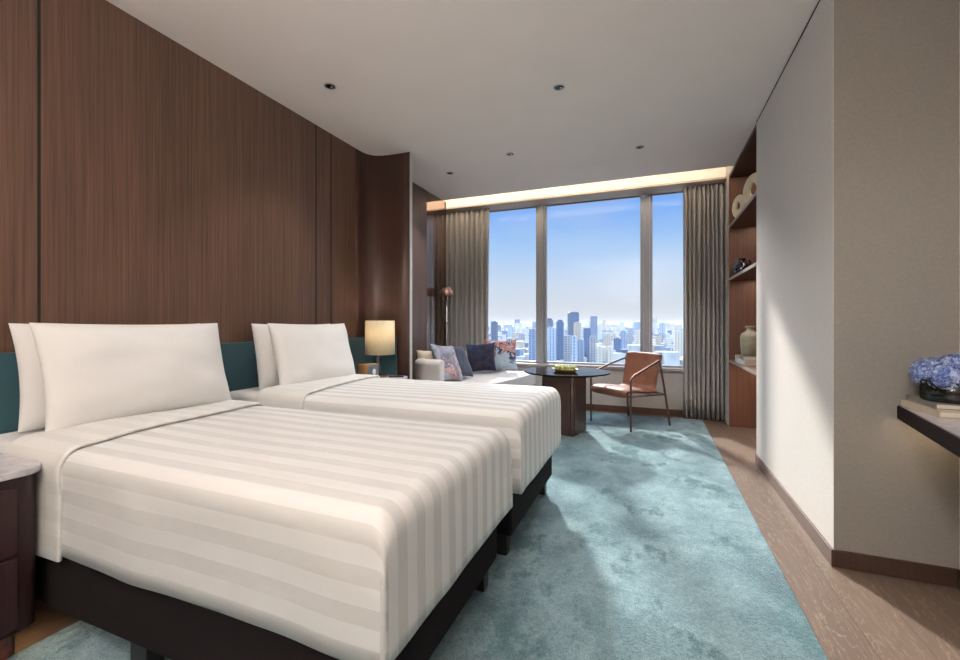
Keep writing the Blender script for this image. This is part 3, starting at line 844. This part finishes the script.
# ------------------------------------------------------------------ wall desk at right with flowers
DZ = .82
dp = [(1.078, YC-.004), (.83, 1.20), (.78, .9), (XR2-.004, .9), (XR2-.004, YC-.004)]
dp[1] = (1.078-(YC-1.3)*(.116/.66), 1.3)
t = thing('wall_desk', 'dark edged floating desk shelf with pale top on the right wall', 'desk', (1.2, 1.8, DZ-.05))
bm = B(); prism(bm, [(x-1.2, y-1.8) for x, y in dp], -.018, .044)
obj('desk_frame', bm, wood('desk_wood', s2l((26, 16, 15)), s2l((40, 26, 24)), .7, spec=.15), t, bevel=.002)
bm = B(); prism(bm, [(x-1.2+(.006 if i in (0, 1, 2) else -.002), y-1.8-(.002 if i in (0, 4) else 0)) for i, (x, y) in enumerate(dp)], .0445, .05)
obj('desk_top', bm, MARBLE, t)
bm = B(); box(bm, 1.10, 1.28, 2.50, 2.52, DZ-.080, DZ-.0685)
bmesh.ops.translate(bm, vec=(-1.2, -1.8, -(DZ-.05)), verts=bm.verts)
obj('led_strip', bm, emis('warm_led_b', (1, .76, .5), 22), t)
book((1.175, 2.455, DZ+.001), .19, .28, .026, .02, CV2, 'beige book at the bottom of the pair under the flower vase', 'books under the flowers')
book((1.185, 2.47, DZ+.028), .18, .25, .022, -.05, CV1, 'grey book on top of the beige one under the flower vase', 'books under the flowers')
t = thing('glass_vase', 'dark glass cylinder vase holding blue hydrangeas on the wall desk', 'vase', (1.185, 2.45, DZ+.051))
vg = NT('dark_vase_glass'); tr = vg.n('ShaderNodeBsdfTransparent'); tr.inputs[0].default_value = (.30, .32, .26, 1); gl = vg.n('ShaderNodeBsdfGlossy'); gl.inputs['Roughness'].default_value = .03
mx = vg.n('ShaderNodeMixShader'); mx.inputs[0].default_value = .08; vg.l(tr.outputs[0], mx.inputs[1]); vg.l(gl.outputs[0], mx.inputs[2]); vg.l(mx.outputs[0], vg.out.inputs[0])
obj('vase_glass', lathe(B(), [(0, 0), (.088, 0), (.094, .006), (.095, .10), (.091, .10), (.090, .01), (0, .008)], 48), vg.m, t, smooth=True)
obj('vase_water', lathe(B(), [(0, .011), (.088, .011), (.088, .07), (0, .07)], 32), plain('murky_foliage_water', s2l((38, 40, 28)), .4), t)
t = thing('hydrangea_bouquet', 'bunch of blue hydrangea flowers in the dark glass vase', 'flowers', (1.20, 2.45, DZ+.122))
PET = NT('hydrangea_petal'); v = PET.noise(PET.geo(), 120, 3, .7); oi = PET.noise(PET.geo(), 25, 2)
PET.bsdf(PET.ramp(PET.math('ADD', PET.math('MULTIPLY', v, .5), PET.math('MULTIPLY', oi, .5)), [(.38, s2l((58, 74, 136))), (.48, s2l((118, 138, 192))), (.57, s2l((196, 208, 234)))]), .7, spec=.2)
random.seed(3)
bm = B()
for k in range(5):
    a = k*1.26; tube(bm, smooth_path([(.03*math.cos(a), .03*math.sin(a), -.10), (.05*math.cos(a), .05*math.sin(a), 0), (.07*math.cos(a), .07*math.sin(a), .05)], 3), .003, 6)
obj('flower_stem', bm, plain('stem_green', s2l((58, 78, 42)), .7), t)
heads = [(-.075, .03, .045, .065), (-.06, -.06, .04, .06), (.04, -.075, .04, .06), (.055, .03, .045, .058), (-.01, .075, .045, .062), (-.005, -.01, .075, .062)]
for hx, hy_, hz, hr in heads:
    bm = B()
    bmesh.ops.create_icosphere(bm, subdivisions=2, radius=hr*.75, matrix=Matrix.Translation((hx, hy_, hz)))
    N = 95
    for i in range(N):
        z = 1-2*(i+.5)/N; rr = math.sqrt(1-z*z); ph = i*2.39996
        d = Vector((rr*math.cos(ph), rr*math.sin(ph), z)); c = Vector((hx, hy_, hz)) + d*hr*random.uniform(.86, 1.08)
        if c.x > .113: continue
        u = d.orthogonal().normalized(); w = d.cross(u); ro = random.uniform(0, PI)
        for q in range(4):
            an = ro+q*PI/2; e = u*math.cos(an)+w*math.sin(an); f_ = u*math.cos(an+PI/2)+w*math.sin(an+PI/2); sz = .0095
            tilt = d*random.uniform(-.001, .005)
            vs = [bm.verts.new(c), bm.verts.new(c+e*sz*.6+f_*sz*.55+tilt*.6), bm.verts.new(c+e*sz*1.15+tilt), bm.verts.new(c+e*sz*.6-f_*sz*.55+tilt*.6)]
            bm.faces.new(vs)
    for v_ in bm.verts: v_.co.x = min(v_.co.x, .113)
    obj('flower_head', bm, PET.m, t)

# ------------------------------------------------------------------ downlights
def downlight(x, y, label, energy, tilt=(0, 0), size=55, blend=.6, color=(1, .98, .955), aim=None):
    t = thing('downlight', label, 'downlight', (x, y, H), 0, 'recessed ceiling downlights')
    obj('trim_ring', lathe(B(), [(.034, -.001), (.044, -.001), (.045, -.004), (.036, -.006), (.034, -.004)], 32, close=True), TRIMM, t, smooth=True)
    obj('reflector', lathe(B(), [(0, -.0005), (.0335, -.0005), (.0335, -.0035), (.02, -.0015), (0, -.001)], 24), REFL, t, smooth=True)
    bm = lathe(B(), [(0, -.013), (.009, -.012), (.012, -.007), (.010, -.003), (0, -.002)], 12, .012, .004)
    obj('lamp_capsule', bm, STEEL, t, smooth=True)
    l = D.lights.new('downlight_beam', 'SPOT'); l.energy = energy; l.color = color; l.spot_size = math.radians(size); l.spot_blend = blend; l.shadow_soft_size = .025
    lo = link(D.objects.new('downlight_beam', l), t); lo.location = (0, 0, -.03); lo.rotation_euler = (math.radians(tilt[0]), math.radians(tilt[1]), 0)
    if aim: lo.rotation_euler = (Vector(aim)-Vector((x, y, H-.03))).to_track_quat('-Z', 'Y').to_euler()
TRIMM = plain('downlight_trim', s2l((196, 190, 184)), .3, .6); REFL = plain('downlight_reflector', s2l((52, 46, 42)), .15, .9)
E_ = 2.7
downlight(-2.186, 2.512, 'recessed downlight nearest the wood wall, above the beds', 15*E_, (0, -8), 100)
downlight(-.634, 3.147, 'recessed downlight in the ceiling centre, nearest the camera', 16*E_, (0, 0), 110)
downlight(-1.349, 4.2, 'small recessed downlight above the gap between sofa and bed', 26*E_, (0, 0), 110)
downlight(-.11, 4.509, 'recessed downlight right of centre, toward the shelf niche', 26*E_, (0, 0), 110)
downlight(-2.161, 4.472, 'recessed downlight above the sofa at the left', 26*E_, (0, 0), 110)
downlight(-.35, -.6, 'recessed downlight behind the camera over the entry', 34*E_, (0, 0), 44, .8, aim=(1.15, 2.4, .75))
t = thing('fill_torchiere', 'added tall uplighter, unseen behind the camera, as fill light for the ceiling', 'floor lamp', (-.6, -1.3, 0))  # lamp added out of view to brighten the ceiling
obj('lamp_base', lathe(B(), [(0, 0), (.14, 0), (.14, .015), (.02, .03), (0, .03)], 32), STEEL, t, smooth=True)
obj('lamp_pole', tube(B(), [(0, 0, .02), (0, 0, 1.72)], .012), STEEL, t, smooth=True)
obj('lamp_bowl', lathe(B(), [(0, 1.70), (.08, 1.72), (.17, 1.79), (.172, 1.79), (.08, 1.713), (0, 1.695)], 32), STEEL, t, smooth=True)
l = D.lights.new('fill_uplight', 'SPOT'); l.energy = 1000; l.color = (1, .965, .93); l.spot_size = math.radians(165); l.spot_blend = 1; l.shadow_soft_size = .06
lo = link(D.objects.new('fill_uplight', l), t); lo.location = (0, 0, 1.80); lo.rotation_euler = (PI, 0, 0)
downlight(-2.1, .55, 'added recessed fill downlight, out of view over the nearer nightstand', 5*E_, (0, 0), 110)  # extra downlight added out of view to raise the room's brightness
downlight(-.95, 1.1, 'added recessed fill downlight, out of view over the foot of the nearer bed', 3*E_, (0, 0), 130)  # also an added, unseen downlight for overall brightness
# niche lights under the shelves (real small LED lamps)
for z, e in ((2.905, 1.6), (2.318, 3), (1.705, 4), (.75, 5.0)):
    l = D.lights.new('niche_led', 'AREA'); l.energy = e; l.color = (1, .72, .5); l.shape = 'RECTANGLE'; l.size = .05; l.size_y = 1.2
    lo = link(D.objects.new('niche_led', l)); lo.location = (1.10, 5.05, z)

# ------------------------------------------------------------------ outside: city
GZ = -150.0; FOC = 430.0
def cam_ray(px, dist):
    """world x,y at depth dist for an azimuth"""
    u = (px-480)/FOC; return Vector((-.37139+u*.92848, .92848+u*.37139))*dist
def city_mat(name, wall, glass, cw=7, ch=7, wr=.55, hr=.6, rough=.6):
    t = NT(name); c = t.n('ShaderNodeTexCoord'); s = t.n('ShaderNodeSeparateXYZ'); t.l(c.outputs['Object'], s.inputs[0])
    h = t.math('ADD', s.outputs[0], s.outputs[1])
    a = t.math('LESS_THAN', t.math('FRACT', t.math('MULTIPLY', h, 1/cw)), wr)
    b = t.math('LESS_THAN', t.math('FRACT', t.math('MULTIPLY', s.outputs[2], 1/ch)), hr)
    g = t.n('ShaderNodeNewGeometry'); sn = t.n('ShaderNodeSeparateXYZ'); t.l(g.outputs['Normal'], sn.inputs[0])
    side = t.math('LESS_THAN', sn.outputs[2], .5)
    f = t.math('MULTIPLY', t.math('MULTIPLY', a, b), side)
    nz = t.noise(t.coord('Object', (1,1,1)), .08, 2)
    col_ = t.mix(f, wall, glass); col_ = t.mix(t.math('MULTIPLY', nz, .25), col_, tuple(x*.6 for x in wall))
    t.bsdf(t.mix(1, col_, (.6, .6, .6), 'MULTIPLY'), rough, spec=.3); return t.m
CM = {
 'cream': city_mat('cream_facade', s2l((255, 246, 222)), s2l((168, 166, 166)), 9, 8, .45, .5),
 'white': city_mat('white_facade', s2l((255, 252, 246)), s2l((170, 182, 196)), 8, 8, .5, .5),
 'grey': city_mat('grey_facade', s2l((206, 204, 202)), s2l((112, 130, 152)), 8, 7, .55, .55),
 'bluegrey': city_mat('blue_grey_facade', s2l((186, 200, 218)), s2l((130, 152, 182)), 12, 7, .7, .8),
 'navy': city_mat('navy_glass_facade', s2l((140, 158, 188)), s2l((92, 116, 156)), 10, 8, .8, .85),
 'pale': city_mat('pale_glass_facade', s2l((226, 236, 244)), s2l((140, 168, 198)), 10, 9, .5, .8),
 'beige': city_mat('beige_facade', s2l((240, 222, 198)), s2l((150, 150, 158)), 8, 8, .5, .5),
 'dark': city_mat('dark_facade', s2l((136, 146, 162)), s2l((84, 98, 122)), 9, 7, .6, .6),
}
WORD = {'cream': 'cream', 'white': 'white', 'grey': 'grey', 'bluegrey': 'blue-grey', 'navy': 'deep blue glass', 'pale': 'pale glass', 'beige': 'beige', 'dark': 'dark slate'}
def tower(px0, px1, py, dist, mat, label, roof='box', rz=.25, group=None, depth=None):
    c = cam_ray((px0+px1)/2, dist); w = (px1-px0)*dist/FOC*.86; zt = 1.2+(324-py)*dist/FOC
    t = thing('tower_block', label, 'building', (c.x, c.y, GZ), .38+rz, group)
    d = depth or w*.8; hh = zt-GZ
    bm = B()
    if roof == 'dome':
        box(bm, -w/2, w/2, -d/2, d/2, 0, hh*.965)
        a = [(-w/2, hh*.965), (-w*.46, hh*.985), (-w*.36, hh*.996), (-w*.2, hh), (w*.2, hh), (w*.36, hh*.996), (w*.46, hh*.985), (w/2, hh*.965)]
        f0 = [bm.verts.new((x, -d/2, z)) for x, z in a]; f1 = [bm.verts.new((x, d/2, z)) for x, z in a]
        bm.faces.new(f0); bm.faces.new(f1[::-1])
        for i in range(len(a)-1): bm.faces.new((f0[i], f1[i], f1[i+1], f0[i+1]))
    else:
        box(bm, -w/2, w/2, -d/2, d/2, 0, hh)
    obj('tower_body', bm, CM[mat], t)
    if roof == 'box':
        bm = B(); box(bm, -w*.25, w*.22, -d*.25, d*.25, hh, hh+w*.14); obj('roof_plant', bm, CM[mat], t)
    elif roof == 'step':
        bm = B(); box(bm, -w*.34, w*.34, -d*.34, d*.34, hh, hh+w*.28); obj('roof_tier', bm, CM[mat], t)
    elif roof == 'spire':
        bm = B(); box(bm, -w*.3, w*.3, -d*.3, d*.3, hh, hh+w*.2); obj('roof_tier', bm, CM[mat], t)
        bm = B(); lathe(bm, [(w*.04, hh+w*.2), (0, hh+w*1.0)], 8); obj('spire', bm, CM[mat], t)
    elif roof == 'dome':
        bm = B(); box(bm, -w*.42, w*.42, -d/2-.6, -d/2+1, hh*.78, hh*.955); obj('crown_glass', bm, CM['navy'], t)
    return t
tower(490.5, 498, 322, 1500, 'dark', 'dark grey tower beside the left curtain, left pane', rz=.1)
tower(528.5, 537, 329, 1300, 'bluegrey', 'pale blue-grey tower against the left mullion, left pane', None, rz=0)
tower(519, 525, 334, 1900, 'grey', 'grey block in the middle distance, left pane')
tower(508, 514, 327, 2600, 'pale', 'thin pale tower near the cushion, left pane')
tower(546, 553, 320, 1900, 'dark', 'dark capped tower just right of the left mullion', 'step')
tower(545.5, 556, 328, 1350, 'pale', 'pale glass tower hugging the left mullion, middle pane')
tower(556.5, 563.5, 321.5, 1400, 'navy', 'deep blue slim tower left of the tallest one', 'step', rz=.2)
tower(567.5, 579, 312, 1700, 'dark', 'tallest dark tower with rounded crown, middle pane', 'dome', rz=0)
tower(574, 580.5, 322.5, 1500, 'beige', 'beige tower overlapping the right edge of the tallest one')
tower(564, 571, 335.5, 1250, 'grey', 'grey slab in front of the tallest tower', None)
tower(571.5, 577.5, 335.5, 1200, 'pale', 'pale finned tower in front of the tallest one', None, rz=-.1)
tower(578, 584, 340, 1300, 'bluegrey', 'blue-grey mid height tower right of the pale finned one')
tower(584, 590.5, 328, 1450, 'navy', 'deep blue tower in the centre of the middle pane', None)
tower(589.5, 596, 337, 1350, 'grey', 'grey tower right of the central deep blue one', 'step')
tower(598, 602, 324, 2400, 'white', 'thin white tower rising near the centre skyline')
tower(604, 611, 335, 1500, 'beige', 'beige tower behind the bright cream pair')
tower(596, 602.5, 347.5, 1250, 'cream', 'left one of the bright cream twin blocks', 'step', rz=.1)
tower(606.5, 613, 348, 1250, 'cream', 'right one of the bright cream twin blocks', 'step', rz=.1)
tower(614, 620.5, 338.5, 1400, 'navy', 'blue glass block right of the cream twins')
tower(621, 626, 331, 1900, 'bluegrey', 'slim blue-grey tower left of the chair back')
tower(627, 632, 333, 2000, 'grey', 'grey tower above the chair arm')
tower(635, 642, 331, 1500, 'cream', 'cream tower touching the right mullion, middle pane')
tower(653.5, 656.5, 322.5, 3000, 'white', 'thin white tower at the skyline, right pane', 'spire')
tower(661, 665, 323, 2800, 'pale', 'pale slim tower at the skyline, right pane')
tower(674, 684, 331, 1500, 'cream', 'wide cream block beside the right curtain', None, rz=-.2)
tower(656, 661, 336, 1700, 'beige', 'beige block left of centre in the right pane')
tower(665, 671, 338, 1700, 'white', 'white block in the middle of the right pane')

random.seed(11)
keys = ['white', 'grey', 'pale', 'beige', 'cream', 'bluegrey', 'white', 'grey']
order = ['first', 'second', 'third', 'fourth', 'fifth', 'sixth', 'seventh', 'eighth', 'ninth', 'tenth', 'eleventh', 'twelfth', 'thirteenth', 'fourteenth', 'fifteenth', 'sixteenth']
for pane, a, b, n in (('left', 491, 538, 9), ('middle', 547, 641, 16), ('right', 651, 683, 7)):
    for i in range(n):
        px = a+(b-a)*(i+.5)/n; dist = random.uniform(1900, 2900); k_ = random.choice(keys)
        w = random.uniform(3, 5.5); h_ = random.uniform(55, 125)
        tower(px-w/2, px+w/2, 324-(GZ+h_-1.2)*FOC/dist, dist, k_, '%s mid distance block, %s from the left in the %s pane' % (WORD[k_], order[i], pane), random.choice(['box', None, 'step']), random.uniform(-.3, .3), 'mid distance blocks beyond the window')

# the sprawling city beyond, too fine to count
bms = [B()]
for i in range(5200):
    px = random.uniform(455, 760); dist = 1350+(8600)*random.random()**1.6
    c = cam_ray(px, dist); w = random.uniform(12, 40)*(1+dist/6000); hgt = random.uniform(8, 38)*(1 if random.random() < .85 else 2.2)
    if dist > 3200: hgt *= random.choice([1, 1.3, 1.8, 2.6])
    a = random.uniform(.2, .6); ca, sa = math.cos(a), math.sin(a); hw = w/2; hd = w*random.uniform(.3, .6)
    pts = [(c.x+x*ca-y*sa, c.y+x*sa+y*ca) for x, y in ((-hw,-hd),(hw,-hd),(hw,hd),(-hw,hd))]
    nf = len(bms[0].faces); prism(bms[0], pts, GZ, GZ+hgt); bms[0].faces.ensure_lookup_table()
    for q in range(nf, nf+6): bms[0].faces[q].material_index = (0, 1, 2, 0, 3)[i % 5]
o = obj('distant_city_blocks', bms[0], [plain('distant_'+k_, tuple(q*.55 for q in s2l(c_)), .7, var=.25, scale=.02) for k_, c_ in (('white', (244, 244, 242)), ('grey', (166, 182, 200)), ('beige', (232, 220, 198)), ('slate', (120, 140, 166)))])
tag(o, 'countless low rooftops of the city sprawling to the horizon', 'city', kind='stuff')
# tree canopy
random.seed(5)
bm = B()
for i in range(900):
    px = random.uniform(646, 700) if i % 3 else random.uniform(486, 640); dist = random.uniform(1480, 1950) if i % 3 else random.uniform(1500, 3200)
    c = cam_ray(px, dist); r = random.uniform(9, 20)
    bmesh.ops.create_icosphere(bm, subdivisions=1, radius=r, matrix=Matrix.Translation((c.x, c.y, GZ+r*.8)) @ Matrix.Diagonal((1, 1, random.uniform(.8, 1.3), 1)))
tag(obj('tree_canopy', bm, plain('tree_green', s2l((86, 110, 104)), .9, var=.35, scale=.05)), 'blue-green tree canopy between the blocks, thickest behind the right pane', 'trees', kind='stuff')
gm = NT('city_ground'); n = gm.noise(gm.geo((.004, .004, 1)), 1, 8, .7)
gm.bsdf(gm.ramp(n, [(.4, s2l((84, 98, 96))), (.5, s2l((112, 120, 124))), (.62, s2l((140, 144, 144)))]), .9)
bm = B(); R_ = 16000
vs = [bm.verts.new(p) for p in ((-R_*1.6, 300, GZ), (R_*1.6, 300, GZ), (R_*1.6, R_, GZ), (-R_*1.6, R_, GZ))]; bm.faces.new(vs)
struct('ground', bm, gm.m)
# haze over the far city: a real layer of scattering air
HAZE = True
if HAZE:
    hz = NT('haze_air'); pv = hz.n('ShaderNodeVolumeScatter'); pv.inputs['Color'].default_value = (.93, .96, 1, 1); pv.inputs['Density'].default_value = 1/30000; pv.inputs['Anisotropy'].default_value = 0
    hz.l(pv.outputs[0], hz.out.inputs['Volume']); hz.m.cycles.homogeneous_volume = True
    bm = B(); box(bm, -14000, 14000, 700, 15500, GZ-5, GZ+200)
    tag(obj('haze_layer', bm, hz.m), 'thin pale haze hanging over the far city', 'haze', kind='stuff')

# ------------------------------------------------------------------ world, sun
w = D.worlds.new('sky'); sc.world = w; w.use_nodes = True; nt = w.node_tree; nt.nodes.clear()
def wn(t_): return nt.nodes.new(t_)
tc = wn('ShaderNodeTexCoord'); sx = wn('ShaderNodeSeparateXYZ'); nt.links.new(tc.outputs['Generated'], sx.inputs[0])
rp = wn('ShaderNodeValToRGB'); el = rp.color_ramp.elements
stops = [(0, (214, 220, 228)), (.03, (214, 221, 230)), (.09, (204, 220, 240)), (.17, (168, 204, 246)), (.27, (118, 170, 244)), (.34, (196, 212, 238)), (.7, (168, 192, 228))]
while len(el) < len(stops): el.new(.5)
for e, (p, c) in zip(el, stops): e.position = p; e.color = (*s2l(c), 1)
nt.links.new(sx.outputs[2], rp.inputs[0])
# faint cirrus
mp = wn('ShaderNodeMapping'); mp.inputs['Scale'].default_value = (2, 2, 7); nt.links.new(tc.outputs['Generated'], mp.inputs[0])
cn = wn('ShaderNodeTexNoise'); cn.inputs['Scale'].default_value = 1.6; cn.inputs['Detail'].default_value = 6; nt.links.new(mp.outputs[0], cn.inputs[0])
cr = wn('ShaderNodeValToRGB'); cr.color_ramp.elements[0].position = .5; cr.color_ramp.elements[0].color = (0,0,0,1); cr.color_ramp.elements[1].position = .75; cr.color_ramp.elements[1].color = (.25,.25,.25,1)
nt.links.new(cn.outputs[0], cr.inputs[0])
mxw = wn('ShaderNodeMix'); mxw.data_type = 'RGBA'; mxw.inputs[7].default_value = (*s2l((214, 224, 240)), 1)
nt.links.new(cr.outputs[0], mxw.inputs[0]); nt.links.new(rp.outputs[0], mxw.inputs[6])
# brighter sky high up around the sun
br_ = wn('ShaderNodeMapRange'); br_.inputs[1].default_value = .30; br_.inputs[2].default_value = .48; br_.inputs[3].default_value = 1; br_.inputs[4].default_value = 6.0
nt.links.new(sx.outputs[2], br_.inputs[0])
bg = wn('ShaderNodeBackground'); nt.links.new(mxw.outputs[2], bg.inputs[0]); nt.links.new(br_.outputs[0], bg.inputs[1])
mm = wn('ShaderNodeMath'); mm.operation = 'MULTIPLY'; mm.inputs[1].default_value = .93; nt.links.new(br_.outputs[0], mm.inputs[0]); nt.links.new(mm.outputs[0], bg.inputs[1])
wo = wn('ShaderNodeOutputWorld'); nt.links.new(bg.outputs[0], wo.inputs[0])

sun = D.lights.new('sun', 'SUN'); sun.energy = 7.5; sun.angle = math.radians(3.6); sun.color = (1, .95, .88)
so = link(D.objects.new('sun', sun)); so.location = (-3, 9, 6)
sd = Vector((.38, -.92, -.585)).normalized()
so.rotation_euler = sd.to_track_quat('-Z', 'Y').to_euler()

# ------------------------------------------------------------------ camera
cam = D.cameras.new('camera'); co = link(D.objects.new('camera', cam))
co.location = (0, 0, 1.2); co.rotation_euler = (PI/2, 0, math.atan(172/430))
cam.sensor_width = 36; cam.lens = 430/960*36; cam.shift_y = -6/960; cam.clip_end = 40000; cam.clip_start = .02
sc.camera = co
sc.view_settings.view_transform = 'Standard'; sc.view_settings.look = 'None'; sc.view_settings.gamma = 1; sc.view_settings.use_curve_mapping = False
sc.view_settings.exposure = .15
cy = sc.cycles
cy.use_denoising = True
cy.max_bounces = 10; cy.diffuse_bounces = 6; cy.glossy_bounces = 4; cy.transparent_max_bounces = 16; cy.volume_bounces = 1
cy.sample_clamp_indirect = 8; cy.caustics_reflective = False; cy.caustics_refractive = False
